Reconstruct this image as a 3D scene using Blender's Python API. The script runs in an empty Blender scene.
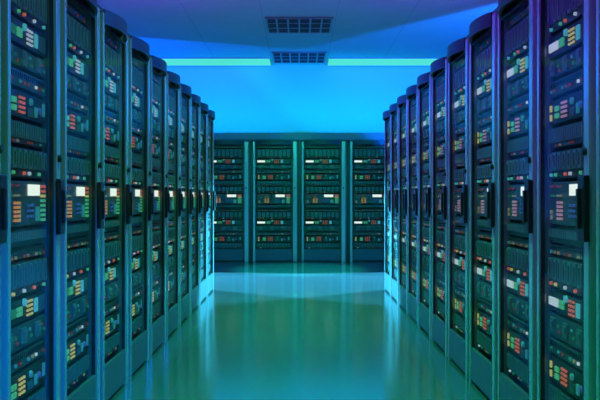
import bpy, bmesh, math, random
from mathutils import Vector, Matrix

S = bpy.context.scene
C = S.collection
R = math.radians

# ------------------------------------------------------------------ camera
AISLE = 0.985          # half width of the aisle, metres
EYE = 1.055            # camera height
Y0 = 3.26              # where the first full rack of each row begins
PITCH = 0.8            # one rack
ROW_END = Y0 + 10 * PITCH
BACK_Y = 16.2          # front plane of the racks across the end
WALL_Y = 17.35
CEIL = 3.39
SIDE = 5.6
REAR = -2.5

cam = bpy.data.cameras.new('camera')
cam.sensor_width = 36.0
cam.lens = 36.0 * 984.0 / 600.0
cam.shift_x = 0.8 / 600.0
cam.shift_y = -2.5 / 600.0
cam.clip_start = 0.05
co = bpy.data.objects.new('camera', cam)
C.objects.link(co)
co.location = (0, 0, EYE)
co.rotation_euler = (R(90), 0, 0)
S.camera = co

# ------------------------------------------------------------------ world, exposure
W = bpy.data.worlds.new('world')
S.world = W
W.use_nodes = True
W.node_tree.nodes['Background'].inputs[0].default_value = (0.0, 0.05, 0.08, 1)
W.node_tree.nodes['Background'].inputs[1].default_value = 0.1
S.view_settings.view_transform = 'Standard'
S.view_settings.look = 'None'
S.view_settings.exposure = 0.0
S.view_settings.gamma = 1.0
S.view_settings.use_curve_mapping = False
S.cycles.use_denoising = True
S.cycles.max_bounces = 8
S.cycles.transparent_max_bounces = 16
S.cycles.sample_clamp_indirect = 3.0


def aim(o, target):
    d = Vector(target) - o.location
    o.rotation_euler = d.to_track_quat('-Z', 'Y').to_euler()


def area(name, loc, target, sx, sy, power, col, spread=180):
    l = bpy.data.lights.new(name, 'AREA')
    l.shape = 'RECTANGLE'
    l.size, l.size_y = sx, sy
    l.energy = power
    l.color = col
    l.spread = R(spread)
    o = bpy.data.objects.new(name, l)
    C.objects.link(o)
    o.location = loc
    aim(o, target)
    return o


def spot(name, loc, target, power, col, angle, blend=0.3, radius=0.05):
    l = bpy.data.lights.new(name, 'SPOT')
    l.energy = power
    l.color = col
    l.spot_size = R(angle)
    l.spot_blend = blend
    l.shadow_soft_size = radius
    o = bpy.data.objects.new(name, l)
    C.objects.link(o)
    o.location = loc
    aim(o, target)
    return o


# unseen fill lights added over the aisle: green light falling between the rows
for y in (-0.6, 2.2, 5.0, 7.8, 10.0):
    area('aisle_fill', (0, y, CEIL - 0.03), (0, y, 0), 0.25, 2.0, 50, (0.01, 1.0, 0.44), 68)
# unseen green fill added over the aisle for the racks across the end
for x in (-0.62, 0.62):
    spot('end_fill', (x, 10.2, CEIL - 0.06), (x, BACK_Y, 0.3), 260, (0.0, 1.0, 0.5), 37, 0.3)
# added unseen colour fill, one bank per row, for the upper half of the racks
for y in (2.6, 4.6, 6.6, 8.6, 10.6):
    spot('rack_fill', (-0.55, y, CEIL - 0.06), (AISLE, y + 0.9, 2.3), 330, (0.15, 0.0, 0.7), 58, 0.6)
    spot('rack_fill', (0.55, y, CEIL - 0.06), (-AISLE, y + 0.9, 2.3), 170, (0.12, 0.55, 0.45), 58, 0.6)
# unseen upward fill added above the two rows to tint the ceiling
area('row_top_fill', (-1.6, 7.2, 2.15), (-1.6, 7.2, 3), 0.2, 7.8, 240, (0.22, 0.0, 0.75))
area('row_top_fill', (1.6, 7.2, 2.15), (1.6, 7.2, 3), 0.2, 7.8, 240, (0.16, 0.0, 0.9))
# hidden fill added above the end racks to brighten wall and ceiling
area('wall_fill', (0, 16.75, 2.2), (0, 17.3, 2.9), 4.4, 0.12, 70, (0.0, 0.26, 0.1))
area('wall_fill', (0, 16.55, 2.25), (0, 16.75, 3.4), 4.4, 0.12, 60, (0.0, 0.18, 0.5))
# unseen stand-ins for wall lights, shaped to cut the bright ceiling wedge
spot('ceiling_wedge_spot', (-5.2, 14.5, 1.9), (-5.2 - 0.43, 14.5 + 0.9, 2.9), 4000, (0.0, 0.09, 0.85), 179, 0.03, 0.03)
spot('ceiling_wedge_spot', (5.03, 10.47, 1.9), (5.03 + 0.82, 10.47 + 0.57, 2.9), 7500, (0.0, 0.12, 0.85), 179, 0.03, 0.03)
# two floor lamps in the cross aisle, round the corner of each row
spot('cross_floor_lamp', (-5.3, 15.4, 2.4), (0.0, 12.15, 0), 36000, (0.05, 0.52, 0.86), 27, 0.35, 0.05)
spot('cross_floor_lamp', (5.3, 15.4, 2.4), (0.0, 12.15, 0), 36000, (0.05, 0.52, 0.86), 27, 0.35, 0.05)
# unseen fill added over the cross aisle for the floor in front of the far racks
spot('cross_fill', (0, 11.3, CEIL - 0.06), (0, 14.25, 0), 3300, (0.0, 1.0, 0.8), 28, 0.5)
# unseen blue fill added by the camera for the foot of the left row
spot('foot_fill', (0.8, 0.4, 1.5), (-1.1, 4.2, -0.4), 700, (0.0, 0.1, 1.0), 40, 0.8)

# ------------------------------------------------------------------ materials


def mat(name, col, rough=0.5, metal=0.0, spec=0.5, bump=None, noise=None):
    m = bpy.data.materials.new(name)
    m.use_nodes = True
    nt = m.node_tree
    b = nt.nodes['Principled BSDF']
    b.inputs['Base Color'].default_value = (*col, 1)
    b.inputs['Roughness'].default_value = rough
    b.inputs['Metallic'].default_value = metal
    b.inputs['Specular IOR Level'].default_value = spec
    tc = nt.nodes.new('ShaderNodeTexCoord')
    n = nt.nodes.new('ShaderNodeTexNoise')
    n.inputs['Scale'].default_value = noise or 40.0
    n.inputs['Detail'].default_value = 3
    nt.links.new(tc.outputs['Object'], n.inputs['Vector'])
    mr = nt.nodes.new('ShaderNodeMapRange')
    mr.inputs['To Min'].default_value = max(0.02, rough * 0.88)
    mr.inputs['To Max'].default_value = min(1.0, rough * 1.12)
    nt.links.new(n.outputs['Fac'], mr.inputs['Value'])
    nt.links.new(mr.outputs['Result'], b.inputs['Roughness'])
    if bump:
        bp = nt.nodes.new('ShaderNodeBump')
        bp.inputs['Strength'].default_value = bump
        bp.inputs['Distance'].default_value = 0.002
        nt.links.new(n.outputs['Fac'], bp.inputs['Height'])
        nt.links.new(bp.outputs['Normal'], b.inputs['Normal'])
    return m


def emit(name, col, strength, base=0.3):
    m = bpy.data.materials.new(name)
    m.use_nodes = True
    b = m.node_tree.nodes['Principled BSDF']
    b.inputs['Base Color'].default_value = (*[c * base for c in col], 1)
    b.inputs['Roughness'].default_value = 0.4
    b.inputs['Emission Color'].default_value = (*col, 1)
    b.inputs['Emission Strength'].default_value = strength
    return m


def glass_mat(name, tint, rough):
    m = bpy.data.materials.new(name)
    m.use_nodes = True
    nt = m.node_tree
    nt.nodes.clear()
    out = nt.nodes.new('ShaderNodeOutputMaterial')
    mix = nt.nodes.new('ShaderNodeMixShader')
    tr = nt.nodes.new('ShaderNodeBsdfTransparent')
    tr.inputs[0].default_value = (*tint, 1)
    gl = nt.nodes.new('ShaderNodeBsdfGlossy')
    gl.inputs['Color'].default_value = (0.8, 0.8, 0.8, 1)
    gl.inputs['Roughness'].default_value = rough
    lw = nt.nodes.new('ShaderNodeLayerWeight')
    lw.inputs['Blend'].default_value = 0.5
    pw = nt.nodes.new('ShaderNodeMath'); pw.operation = 'POWER'; pw.inputs[1].default_value = 5.0
    ml = nt.nodes.new('ShaderNodeMath'); ml.operation = 'MULTIPLY_ADD'
    ml.inputs[1].default_value = 0.08; ml.inputs[2].default_value = 0.01
    nt.links.new(lw.outputs['Facing'], pw.inputs[0])
    nt.links.new(pw.outputs[0], ml.inputs[0])
    nt.links.new(ml.outputs[0], mix.inputs[0])
    nt.links.new(tr.outputs[0], mix.inputs[1])
    nt.links.new(gl.outputs[0], mix.inputs[2])
    nt.links.new(mix.outputs[0], out.inputs['Surface'])
    return m


M = {
    'carcass': mat('rack_black_steel', (0.03, 0.032, 0.034), 0.42, 0.0),
    'inner': mat('rack_inner_steel', (0.05, 0.053, 0.055), 0.5),
    'door': mat('door_charcoal_steel', (0.02, 0.021, 0.022), 0.45),
    'kick': mat('kick_panel_steel', (0.08, 0.09, 0.1), 0.35),
    'post': mat('brushed_aluminium', (0.56, 0.58, 0.6), 0.24, 0.6),
    'black': mat('black_plastic', (0.012, 0.012, 0.013), 0.35),
    'chrome': mat('chrome', (0.7, 0.7, 0.7), 0.15, 1.0),
    'unit': mat('server_face', (0.08, 0.083, 0.087), 0.45),
    'unit_dark': mat('server_face_dark', (0.03, 0.032, 0.034), 0.45),
    'bay': mat('drive_bay_grey', (0.17, 0.175, 0.18), 0.4),
    'vent': mat('vent_metal', (0.16, 0.14, 0.14), 0.5, 0.3),
    'tray': mat('tray_grey', (0.2, 0.21, 0.22), 0.5),
    'wall_dark': mat('wall_paint_dark', (0.10, 0.10, 0.11), 0.7, bump=0.1),
    'wall': mat('wall_paint', (0.36, 0.365, 0.37), 0.7, bump=0.1),
    'glass': glass_mat('door_glass', (0.88, 0.93, 0.92), 0.06),
    'white': emit('led_white', (1.0, 0.97, 0.88), 1.0),
    'cyan': emit('led_cyan', (0.12, 0.85, 0.9), 0.12),
    'green': emit('led_green', (0.12, 0.8, 0.3), 0.08),
    'red': emit('led_red', (0.9, 0.12, 0.08), 0.10),
    'orange': emit('led_orange', (1.0, 0.4, 0.15), 0.11),
    'yellow': emit('led_warm', (1.0, 0.75, 0.4), 0.12),
    'blue': emit('led_blue', (0.15, 0.3, 1.0), 0.12),
    'pale': emit('led_pale', (0.8, 0.85, 0.95), 0.55),
    'dot_white': emit('dot_white', (0.75, 0.85, 1.0), 0.42),
    'dot_red': emit('dot_red', (1.0, 0.2, 0.13), 0.42),
    'dot_orange': emit('dot_orange', (1.0, 0.42, 0.15), 0.42),
    'dot_yellow': emit('dot_yellow', (0.95, 0.8, 0.25), 0.4),
    'dot_green': emit('dot_green', (0.15, 0.9, 0.4), 0.3),
    'dot_cyan': emit('dot_cyan', (0.15, 0.8, 0.9), 0.34),
    'dot_pink': emit('dot_pink', (0.9, 0.45, 0.6), 0.32),
    'strip': emit('lit_ceiling_glow', (0.10, 0.85, 0.40), 0.8, 0.03),  # emission imitating the brightly lit ceiling near the wall
}

# floor: polished resin, faint large tiles
fm = mat('floor_polished_resin', (0.075, 0.08, 0.08), 0.15, spec=0.4, noise=3.0)
M['floor'] = fm


def seam_material():
    m = mat('ceiling_panels', (0.25, 0.255, 0.26), 0.6, noise=6.0)
    nt = m.node_tree
    b = nt.nodes['Principled BSDF']
    tc = nt.nodes.new('ShaderNodeTexCoord')
    sp = nt.nodes.new('ShaderNodeSeparateXYZ')
    nt.links.new(tc.outputs['Object'], sp.inputs[0])

    def seam(axis, period, off):
        a = nt.nodes.new('ShaderNodeMath'); a.operation = 'ADD'; a.inputs[1].default_value = off
        nt.links.new(sp.outputs[axis], a.inputs[0])
        p = nt.nodes.new('ShaderNodeMath'); p.operation = 'PINGPONG'; p.inputs[1].default_value = period / 2
        nt.links.new(a.outputs[0], p.inputs[0])
        l = nt.nodes.new('ShaderNodeMath'); l.operation = 'LESS_THAN'; l.inputs[1].default_value = 0.004
        nt.links.new(p.outputs[0], l.inputs[0])
        return l
    s1 = seam('X', 0.95, 0.475)
    mixn = nt.nodes.new('ShaderNodeMix'); mixn.data_type = 'RGBA'
    mixn.inputs[6].default_value = (0.25, 0.255, 0.26, 1)
    mixn.inputs[7].default_value = (0.15, 0.15, 0.16, 1)
    nt.links.new(s1.outputs[0], mixn.inputs[0])
    nt.links.new(mixn.outputs[2], b.inputs['Base Color'])
    return m


M['ceiling'] = seam_material()

# ------------------------------------------------------------------ mesh helpers


def add_box(bm, x0, x1, y0, y1, z0, z1, bev=0.0):
    r = bmesh.ops.create_cube(bm, size=1.0)
    vs = r['verts']
    for v in vs:
        v.co = Vector(((x0 + x1) / 2 + v.co.x * (x1 - x0), (y0 + y1) / 2 + v.co.y * (y1 - y0),
                       (z0 + z1) / 2 + v.co.z * (z1 - z0)))
    if bev:
        es = list({e for v in vs for e in v.link_edges})
        bmesh.ops.bevel(bm, geom=es, offset=bev, segments=2, affect='EDGES', profile=0.7)


def add_disc(bm, cx, y0, y1, cz, r, n=14):
    """short cylinder whose axis runs along y"""
    a = [bm.verts.new((cx + r * math.cos(2 * math.pi * i / n), y0, cz + r * math.sin(2 * math.pi * i / n))) for i in range(n)]
    b = [bm.verts.new((cx + r * 0.85 * math.cos(2 * math.pi * i / n), y1, cz + r * 0.85 * math.sin(2 * math.pi * i / n))) for i in range(n)]
    for i in range(n):
        bm.faces.new((a[i], a[(i + 1) % n], b[(i + 1) % n], b[i]))
    bm.faces.new(a[::-1])
    bm.faces.new(b)


BULGE = 0.045
DX0, DX1 = -0.333, 0.265      # door leaf between the two posts


def bow(x):
    t = (x - (DX0 + DX1) / 2) / ((DX1 - DX0) / 2)
    return -0.012 - BULGE * (1 - t * t)


def add_bowed(bm, x0, x1, z0, z1, thick, dy=0.0, n=14):
    """a panel that follows the bowed door"""
    ring = []
    for i in range(n + 1):
        x = x0 + (x1 - x0) * i / n
        y = bow(x) + dy
        ring.append([bm.verts.new((x, y, z0)), bm.verts.new((x, y, z1)),
                     bm.verts.new((x, y + thick, z1)), bm.verts.new((x, y + thick, z0))])
    for i in range(n):
        a, b = ring[i], ring[i + 1]
        for k in range(4):
            bm.faces.new((a[k], b[k], b[(k + 1) % 4], a[(k + 1) % 4]))
    bm.faces.new(ring[0])
    bm.faces.new(ring[-1][::-1])


def obj(name, bm, m, parent=None, smooth=False):
    bmesh.ops.recalc_face_normals(bm, faces=bm.faces[:])
    me = bpy.data.meshes.new(name)
    bm.to_mesh(me)
    bm.free()
    me.materials.append(m)
    if smooth:
        for p in me.polygons:
            p.use_smooth = True
    o = bpy.data.objects.new(name, me)
    C.objects.link(o)
    if parent:
        o.parent = parent
    return o


def box_obj(name, m, parent, *b, bev=0.0):
    bm = bmesh.new()
    add_box(bm, *b, bev=bev)
    return obj(name, bm, m, parent)


def tag(o, label, cat, group=None):
    o['label'] = label
    o['category'] = cat
    if group:
        o['group'] = group
    return o


def structure(name, m, *b):
    o = box_obj(name, m, None, *b)
    o['kind'] = 'structure'
    return o


# ------------------------------------------------------------------ room shell
T = 0.15
structure('floor', M['floor'], -SIDE, SIDE, REAR, WALL_Y, -T, 0)
structure('ceiling', M['ceiling'], -SIDE, SIDE, REAR, WALL_Y, CEIL, CEIL + T)
structure('wall_back', M['wall'], -SIDE - T, SIDE + T, WALL_Y, WALL_Y + T, -T, CEIL + T)
structure('wall_front', M['wall_dark'], -SIDE - T, SIDE + T, REAR - T, REAR, -T, CEIL + T)
structure('wall_left', M['wall_dark'], -SIDE - T, -SIDE, REAR, WALL_Y, -T, CEIL + T)
structure('wall_right', M['wall_dark'], SIDE, SIDE + T, REAR, WALL_Y, -T, CEIL + T)

# ------------------------------------------------------------------ the server rack
UX0, UX1 = -0.312, 0.258        # the width of a server face
UY = 0.025                      # faces sit this far behind the front plane
FY = UY - 0.006                 # lights stand this far proud


def led(name, key, parent, x0, x1, z0, z1):
    return box_obj(name, M[key], parent, x0, x1, FY, UY + 0.004, z0, z1)


def matrix(name, key, parent, x0, x1, z0, z1, nx, nz, fill=0.5):
    bm = bmesh.new()
    dx, dz = (x1 - x0) / nx, (z1 - z0) / nz
    for i in range(nx):
        for k in range(nz):
            cx, cz = x0 + (i + .5) * dx, z0 + (k + .5) * dz
            add_box(bm, cx - dx * fill / 2, cx + dx * fill / 2, FY, UY + 0.004, cz - dz * fill / 2, cz + dz * fill / 2)
    return obj(name, bm, M[key], parent)


def server(name, rack, z0, z1, key='unit_dark'):
    bm = bmesh.new()
    add_box(bm, UX0, UX1, UY, 0.72, z0 + 0.005, z1 - 0.005, bev=0.003)
    return obj(name, bm, M[key], rack)


def drive_shelf(rack, z0, z1, colours):
    u = server('drive_shelf', rack, z0, z1)
    n = 8
    w = (UX1 - UX0 - 0.02) / n
    for i in range(n):
        cx = UX0 + 0.01 + (i + .5) * w
        bm = bmesh.new()
        hw = w * 0.36
        zb, zt = z0 + 0.036, z1 - 0.010
        add_box(bm, cx - hw, cx + hw, UY - 0.010, UY + 0.004, zb, zt, bev=0.002)
        add_box(bm, cx - hw * 0.25, cx + hw * 0.25, UY - 0.016, UY - 0.009, zb + 0.012, zt - 0.012)
        obj('drive_bay', bm, M['bay'], u)
    for i, c in enumerate(colours):
        if not c:
            continue
        cx = UX0 + 0.01 + (i + .5) * w
        bm = bmesh.new()
        add_disc(bm, cx, UY + 0.003, FY - 0.004, z0 + 0.019, 0.0075)
        obj('status_light', bm, M['dot_' + c], u)


def display_server(rack, z0, z1, dots, screen):
    u = server('display_server', rack, z0, z1)
    zc = (z0 + z1) / 2
    led('display_screen', screen, u, -0.300, -0.172, zc - 0.018, zc + 0.014)
    matrix('indicator_panel', 'dot_green', u, -0.150, -0.082, zc - 0.020, zc + 0.016, 2, 2, 0.8)
    bm = bmesh.new()
    add_disc(bm, -0.055, UY + 0.003, FY - 0.004, zc + 0.026, 0.015)
    obj('status_light', bm, M['dot_cyan'], u)
    matrix('led_matrix', 'dot_' + dots, u, -0.025, 0.062, zc - 0.034, zc + 0.032, 3, 4)
    led('port_panel', 'dot_cyan', u, 0.085, 0.125, zc - 0.026, zc + 0.026)
    bm = bmesh.new()
    for k in range(8):
        add_box(bm, 0.150 + k * 0.012, 0.156 + k * 0.012, UY - 0.003, UY + 0.003, zc - 0.03, zc + 0.03)
    obj('grille', bm, M['bay'], u)


def control_server(rack, z0, z1, dots):
    u = server('control_server', rack, z0, z1)
    zc = (z0 + z1) / 2
    matrix('indicator_panel', 'dot_yellow', u, -0.290, -0.262, zc - 0.038, zc + 0.034, 1, 2, 0.7)
    matrix('indicator_panel', 'dot_green', u, -0.222, -0.150, zc - 0.032, zc + 0.024, 1, 2, 0.7)
    matrix('led_matrix', 'dot_' + dots, u, -0.128, -0.042, zc - 0.036, zc + 0.034, 3, 4)
    for cx, cz, c in ((0.03, 0.02, 'cyan'), (0.145, -0.004, 'blue')):
        bm = bmesh.new()
        add_disc(bm, cx, UY + 0.003, FY - 0.004, zc + cz, 0.014)
        obj('status_light', bm, M[c], u)
    led('port_panel', 'cyan', u, 0.088, 0.118, zc - 0.032, zc + 0.006)
    led('port_panel', 'cyan', u, 0.205, 0.228, zc - 0.020, zc + 0.030)
    bm = bmesh.new()
    for k in range(4):
        add_box(bm, 0.0 + k * 0.016, 0.009 + k * 0.016, UY - 0.004, UY + 0.003, zc - 0.036, zc - 0.004)
    obj('grille', bm, M['bay'], u)


def cluster_server(rack, z0, z1):
    u = server('blade_server', rack, z0, z1, 'unit')
    zc = (z0 + z1) / 2
    for cx in (-0.245, -0.06, 0.13):
        bm = bmesh.new()
        add_box(bm, cx - 0.032, cx + 0.032, UY - 0.008, UY + 0.004, zc - 0.028, zc + 0.03, bev=0.003)
        add_box(bm, cx - 0.022, cx + 0.022, UY - 0.012, UY - 0.007, zc - 0.005, zc + 0.018)
        obj('blade', bm, M['bay'], u)
    for cx, cz, c in ((-0.165, 0.004, 'green'), (-0.145, -0.016, 'red'), (0.022, 0.014, 'cyan'), (0.045, -0.012, 'green'),
                      (0.200, 0.010, 'red'), (0.226, -0.012, 'green')):
        led('status_light', c, u, cx - 0.007, cx + 0.007, zc + cz - 0.005, zc + cz + 0.005)


def switch(rack, z0, z1, pattern):
    u = server('network_switch', rack, z0, z1, 'unit')
    zc = (z0 + z1) / 2
    n = len(pattern)
    w = (UX1 - UX0 - 0.03) / n
    bm = bmesh.new()
    for i in range(n * 2):
        cx = UX0 + 0.015 + (i + .5) * w / 2
        add_box(bm, cx - w * 0.17, cx + w * 0.17, UY - 0.003, UY + 0.003, zc + 0.004, min(z1 - 0.006, zc + 0.022))
    obj('port_row', bm, M['black'], u)
    for i, c in enumerate(pattern):
        if c:
            cx = UX0 + 0.015 + (i + .5) * w
            led('status_light', c, u, cx - 0.009, cx + 0.009, zc - 0.015, zc - 0.004)


def bar_server(rack, z0, z1, marks):
    u = server('vented_server', rack, z0, z1)
    bm = bmesh.new()
    n = 22
    w = (UX1 - UX0 - 0.02) / n
    for i in range(n):
        cx = UX0 + 0.01 + (i + .5) * w
        add_box(bm, cx - w * 0.3, cx + w * 0.3, UY - 0.006, UY + 0.003, z0 + 0.026, z1 - 0.010)
    obj('grille', bm, M['bay'], u)
    for fx, c in marks:
        cx = UX0 + (UX1 - UX0) * fx
        led('status_light', c, u, cx - 0.010, cx + 0.010, z0 + 0.010, z0 + 0.018)


def main_server(rack, z0, z1, dots):
    u = server('control_console', rack, z0, z1, 'unit')
    led('display_screen', 'white', u, 0.000, 0.150, z1 - 0.058, z1 - 0.016)
    for cx, cz, c in ((-0.245, 0.022, 'red'), (-0.150, 0.022, 'red'), (-0.245, 0.058, 'green'), (-0.150, 0.058, 'yellow')):
        led('status_light', c, u, cx - 0.032, cx + 0.032, z1 - cz - 0.004, z1 - cz + 0.004)
    matrix('indicator_panel', 'yellow', u, -0.285, -0.250, z0 + 0.020, z0 + 0.062, 1, 2, 0.75)
    matrix('led_matrix', 'dot_' + dots, u, -0.190, -0.100, z0 + 0.020, z0 + 0.098, 2, 5, 0.62)
    matrix('port_panel', 'blue', u, -0.020, 0.080, z0 + 0.030, z0 + 0.090, 3, 3, 0.5)
    led('port_panel', 'cyan', u, 0.105, 0.150, z0 + 0.020, z0 + 0.075)
    bars = ['green', 'green', 'green', 'green', 'green', 'yellow', 'red', 'red']
    for c in ('green', 'yellow', 'red'):
        bm = bmesh.new()
        for k, cc in enumerate(bars):
            if cc == c:
                zb = z0 + 0.018 + k * 0.0185
                add_box(bm, 0.178, 0.238, FY, UY + 0.004, zb, zb + 0.011)
        obj('level_meter', bm, M['dot_' + c], u)


def make_rack(dA, dB, dM, dC, dD, scr, plate):
    r = bpy.data.objects.new('server_rack', None)
    r.empty_display_size = 0.3
    C.objects.link(r)
    hw, dep, H = 0.398, 1.0, 2.0
    for s in (-1, 1):
        box_obj('side_panel', M['carcass'], r, min(s * hw, s * (hw - 0.02)), max(s * hw, s * (hw - 0.02)), 0.05, dep, 0.0, H - 0.02)
    box_obj('back_panel', M['carcass'], r, -hw + 0.021, hw - 0.021, dep - 0.02, dep, 0.0, H - 0.02)
    # roof follows the bow of the door
    bm = bmesh.new()
    add_box(bm, -hw, hw, -0.004, dep, H - 0.02, H, bev=0.004)
    obj('top_panel', bm, M['carcass'], r)
    box_obj('plinth', M['carcass'], r, -hw + 0.021, hw - 0.021, 0.02, dep - 0.021, 0.0, 0.05)
    # inner frame: the mounting rails and the blank fillers around the servers
    bm = bmesh.new()
    add_box(bm, -hw + 0.021, UX0 - 0.002, 0.04, 0.10, 0.05, H - 0.021)
    add_box(bm, UX1 + 0.002, hw - 0.021, 0.04, 0.10, 0.05, H - 0.021)
    add_box(bm, UX0 - 0.002, UX1 + 0.002, 0.04, 0.10, 1.922, H - 0.021)
    add_box(bm, UX0 - 0.002, UX1 + 0.002, 0.04, 0.10, 0.05, 0.205)
    obj('mounting_frame', bm, M['inner'], r)
    # posts either side of the door
    box_obj('post', M['post'], r, -0.370, DX0 - 0.002, -0.012, 0.038, 0.0, H - 0.022, bev=0.006)
    box_obj('post', M['post'], r, DX1 + 0.022, 0.354, -0.012, 0.038, 0.0, H - 0.022, bev=0.008)
    # bowed glass door
    bm = bmesh.new()
    add_box(bm, DX0, DX1, -0.006, 0.010, 1.915, 1.926)
    add_box(bm, DX0, DX0 + 0.008, -0.006, 0.010, 0.205, 1.915)
    add_box(bm, DX1 - 0.008, DX1, -0.006, 0.010, 0.205, 1.915)
    d = obj('door', bm, M['door'], r)
    bm = bmesh.new()
    add_bowed(bm, DX0, DX1, 1.926, 1.998, 0.016)
    obj('door_cap', bm, M['door'], d)
    bm = bmesh.new()
    add_box(bm, DX0, DX1, -0.008, 0.010, 0.02, 0.203, bev=0.003)
    obj('kick_panel', bm, M['kick'], d)
    bm = bmesh.new()
    add_box(bm, DX0 + 0.009, DX1 - 0.009, -0.003, 0.002, 0.206, 1.914)
    obj('door_glass', bm, M['glass'], d)
    bm = bmesh.new()
    if plate:       # wide black latch plate with a grip
        add_box(bm, DX1 + 0.014, 0.360, -0.030, -0.011, 0.905, 1.130, bev=0.006)
        add_box(bm, DX1 + 0.035, DX1 + 0.060, -0.042, -0.028, 0.95, 1.085, bev=0.004)
        obj('handle', bm, M['black'], d)
    else:           # slim metal grip
        add_box(bm, DX1 + 0.036, DX1 + 0.056, -0.034, -0.024, 0.95, 1.10, bev=0.004)
        add_box(bm, DX1 + 0.038, DX1 + 0.054, -0.026, -0.011, 0.955, 0.975)
        add_box(bm, DX1 + 0.038, DX1 + 0.054, -0.026, -0.011, 1.075, 1.095)
        obj('handle', bm, M['post'], d)
    bm = bmesh.new()
    add_disc(bm, 0.318, -0.008, -0.026, 1.212, 0.016)
    obj('lock', bm, M['black'], d)
    # servers, top to bottom
    c5 = ['cyan', None, 'green', 'red', None, 'white', None, 'cyan']
    c6 = ['cyan', 'green', None, 'red', 'white', None, 'green', None]
    switch(r, 1.865, 1.920, [None, 'red', None, None, 'red', None, 'red', None])
    drive_shelf(r, 1.705, 1.860, c5)
    display_server(r, 1.605, 1.700, dA, scr)
    cluster_server(r, 1.525, 1.600)
    switch(r, 1.450, 1.520, ['cyan', 'red', None, 'cyan', 'red', 'red', None, 'pale', 'red', 'green'])
    control_server(r, 1.340, 1.445, dB)
    bar_server(r, 1.245, 1.335, ((0.2, 'red'), (0.3, 'yellow'), (0.55, 'red'), (0.62, 'red'), (0.85, 'green')))
    drive_shelf(r, 1.125, 1.240, c6)
    main_server(r, 0.945, 1.120, dM)
    bar_server(r, 0.872, 0.940, ())
    switch(r, 0.828, 0.870, ['cyan', 'orange', 'yellow', None, 'red', 'orange', None, 'yellow', 'green', 'red'])
    drive_shelf(r, 0.695, 0.825, ['red', 'yellow', None, 'white', None, 'red', None, 'green'])
    display_server(r, 0.600, 0.690, dC, scr)
    cluster_server(r, 0.500, 0.598)
    switch(r, 0.430, 0.498, ['green', None, 'cyan', 'red', None, 'cyan', 'yellow', 'pale', None, 'red'])
    control_server(r, 0.318, 0.428, dD)
    bar_server(r, 0.212, 0.314, ((0.12, 'pale'), (0.25, 'green'), (0.45, 'orange'), (0.55, 'green'), (0.8, 'yellow')))
    return r


# the lights differ a little from row to row
SCHEME = {
    'left': ('white', 'red', 'orange', 'yellow', 'yellow', 'green', True),
    'right': ('yellow', 'pink', 'pink', 'red', 'red', 'pale', True),
    'far': ('red', 'red', 'orange', 'red', 'red', 'white', False),
}
protos = {}


def copy_tree(o, parent=None):
    c = o.copy()
    C.objects.link(c)
    if parent:
        c.parent = parent
    for ch in o.children:
        copy_tree(ch, c)
    return c


def place(row, x, y, rz, label, group):
    if row not in protos:
        r = protos[row] = make_rack(*SCHEME[row])
    else:
        r = copy_tree(protos[row])
    r.location = (x, y, 0)
    r.rotation_euler = (0, 0, rz)
    tag(r, label, 'server rack', group)


ORD = ['second', 'third', 'fourth', 'fifth', 'sixth', 'seventh', 'eighth', 'ninth', 'tenth']
for side, sx, rz in (('left', -1, R(90)), ('right', 1, R(-90))):
    for k in range(-1, 10):
        y = Y0 + PITCH * (k + 0.5)
        if k == -1:
            lab = f'server rack cut off by the {side} edge of the photo, only a post showing'
        elif k == 0:
            lab = f'largest and nearest full server rack of the {side} row, its top out of frame'
        elif k == 9:
            lab = f'farthest server rack of the {side} row, at the corner before the bright floor patch'
        else:
            lab = f'server rack in the {side} row, {ORD[k - 1]} counting back from the nearest full one'
        place(side, sx * AISLE, y, rz, lab, f'server racks in the {side} row')
back_labels = ['server rack facing the camera at the far end, leftmost, half behind the left row',
               'server rack facing the camera at the far end, just left of centre',
               'server rack facing the camera at the far end, just right of centre',
               'server rack facing the camera at the far end, rightmost, partly behind the right row']
for i in range(4):
    place('far', (i - 1.5) * PITCH + 0.01, BACK_Y, 0, back_labels[i], 'server racks across the far end')

# ------------------------------------------------------------------ cable duct on the far racks
bm = bmesh.new()
add_box(bm, -1.62, 1.62, BACK_Y + 0.03, BACK_Y + 0.30, 2.002, 2.125, bev=0.01)
duct = obj('cable_duct', bm, M['tray'])
tag(duct, 'long grey cable duct lying along the tops of the far racks', 'cable duct')
for k in range(4):
    x = (k - 1.5) * 0.8
    box_obj('duct_cover', M['tray'], duct, x - 0.39, x + 0.39, BACK_Y + 0.022, BACK_Y + 0.031, 2.012, 2.115, bev=0.003)

# ------------------------------------------------------------------ ceiling vents


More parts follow.
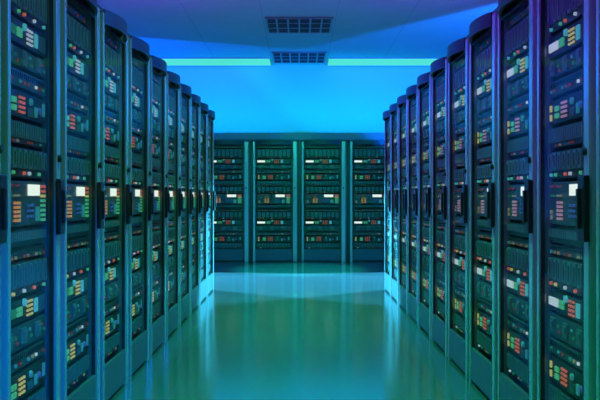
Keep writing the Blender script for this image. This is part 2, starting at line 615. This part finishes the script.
def vent(y0, y1, label):
    v = bpy.data.objects.new('ceiling_vent', None)
    C.objects.link(v)
    v.location = (0, (y0 + y1) / 2, CEIL)
    hx, hy = 0.445, (y1 - y0) / 2
    bm = bmesh.new()
    f = 0.028
    z0, z1 = -0.022, -0.001
    add_box(bm, -hx, hx, -hy, -hy + f, z0, z1, bev=0.003)
    add_box(bm, -hx, hx, hy - f, hy, z0, z1, bev=0.003)
    add_box(bm, -hx, -hx + f, -hy + f, hy - f, z0, z1)
    add_box(bm, hx - f, hx, -hy + f, hy - f, z0, z1)
    for i in range(1, 6):
        x = -hx + 2 * hx * i / 6
        add_box(bm, x - 0.012, x + 0.012, -hy + f, hy - f, z0, z1)
    for i in range(1, 3):
        y = -hy + 2 * hy * i / 3
        add_box(bm, -hx + f, hx - f, y - 0.020, y + 0.020, z0, z1)
    obj('frame', bm, M['vent'], v)
    box_obj('duct_opening', M['black'], v, -hx + 0.01, hx - 0.01, -hy + 0.01, hy - 0.01, -0.006, -0.001)
    bm = bmesh.new()
    n = 15
    for i in range(n):
        y = -hy + f + (2 * hy - 2 * f) * (i + .5) / n
        add_box(bm, -hx + f, hx - f, y - 0.006, y + 0.006, -0.016, -0.006)
    obj('louver', bm, M['black'], v)
    tag(v, label, 'vent', 'ceiling vents')


vent(12.72, 13.85, 'dark ceiling vent nearer the camera, in the dim blue part of the ceiling')
vent(15.75, 16.95, 'dark ceiling vent farther back, beside the brightly lit ceiling at the wall')

# ------------------------------------------------------------------ added glow panels standing in for brightly lit ceiling by the wall
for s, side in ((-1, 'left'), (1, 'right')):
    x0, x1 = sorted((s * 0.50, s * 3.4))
    t = bpy.data.objects.new('ceiling_glow', None)
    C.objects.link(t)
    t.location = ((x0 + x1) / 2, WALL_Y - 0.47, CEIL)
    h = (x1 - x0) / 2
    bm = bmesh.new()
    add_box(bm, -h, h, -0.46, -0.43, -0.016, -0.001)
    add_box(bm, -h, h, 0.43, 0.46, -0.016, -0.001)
    obj('glow_edge', bm, M['ceiling'], t)
    box_obj('glow_panel', M['strip'], t, -h, h, -0.43, 0.43, -0.014, -0.001)
    tag(t, f'glowing cyan green panel added for the brightly lit ceiling along the far wall, {side} of the vents', 'light strip', 'lit ceiling bands')
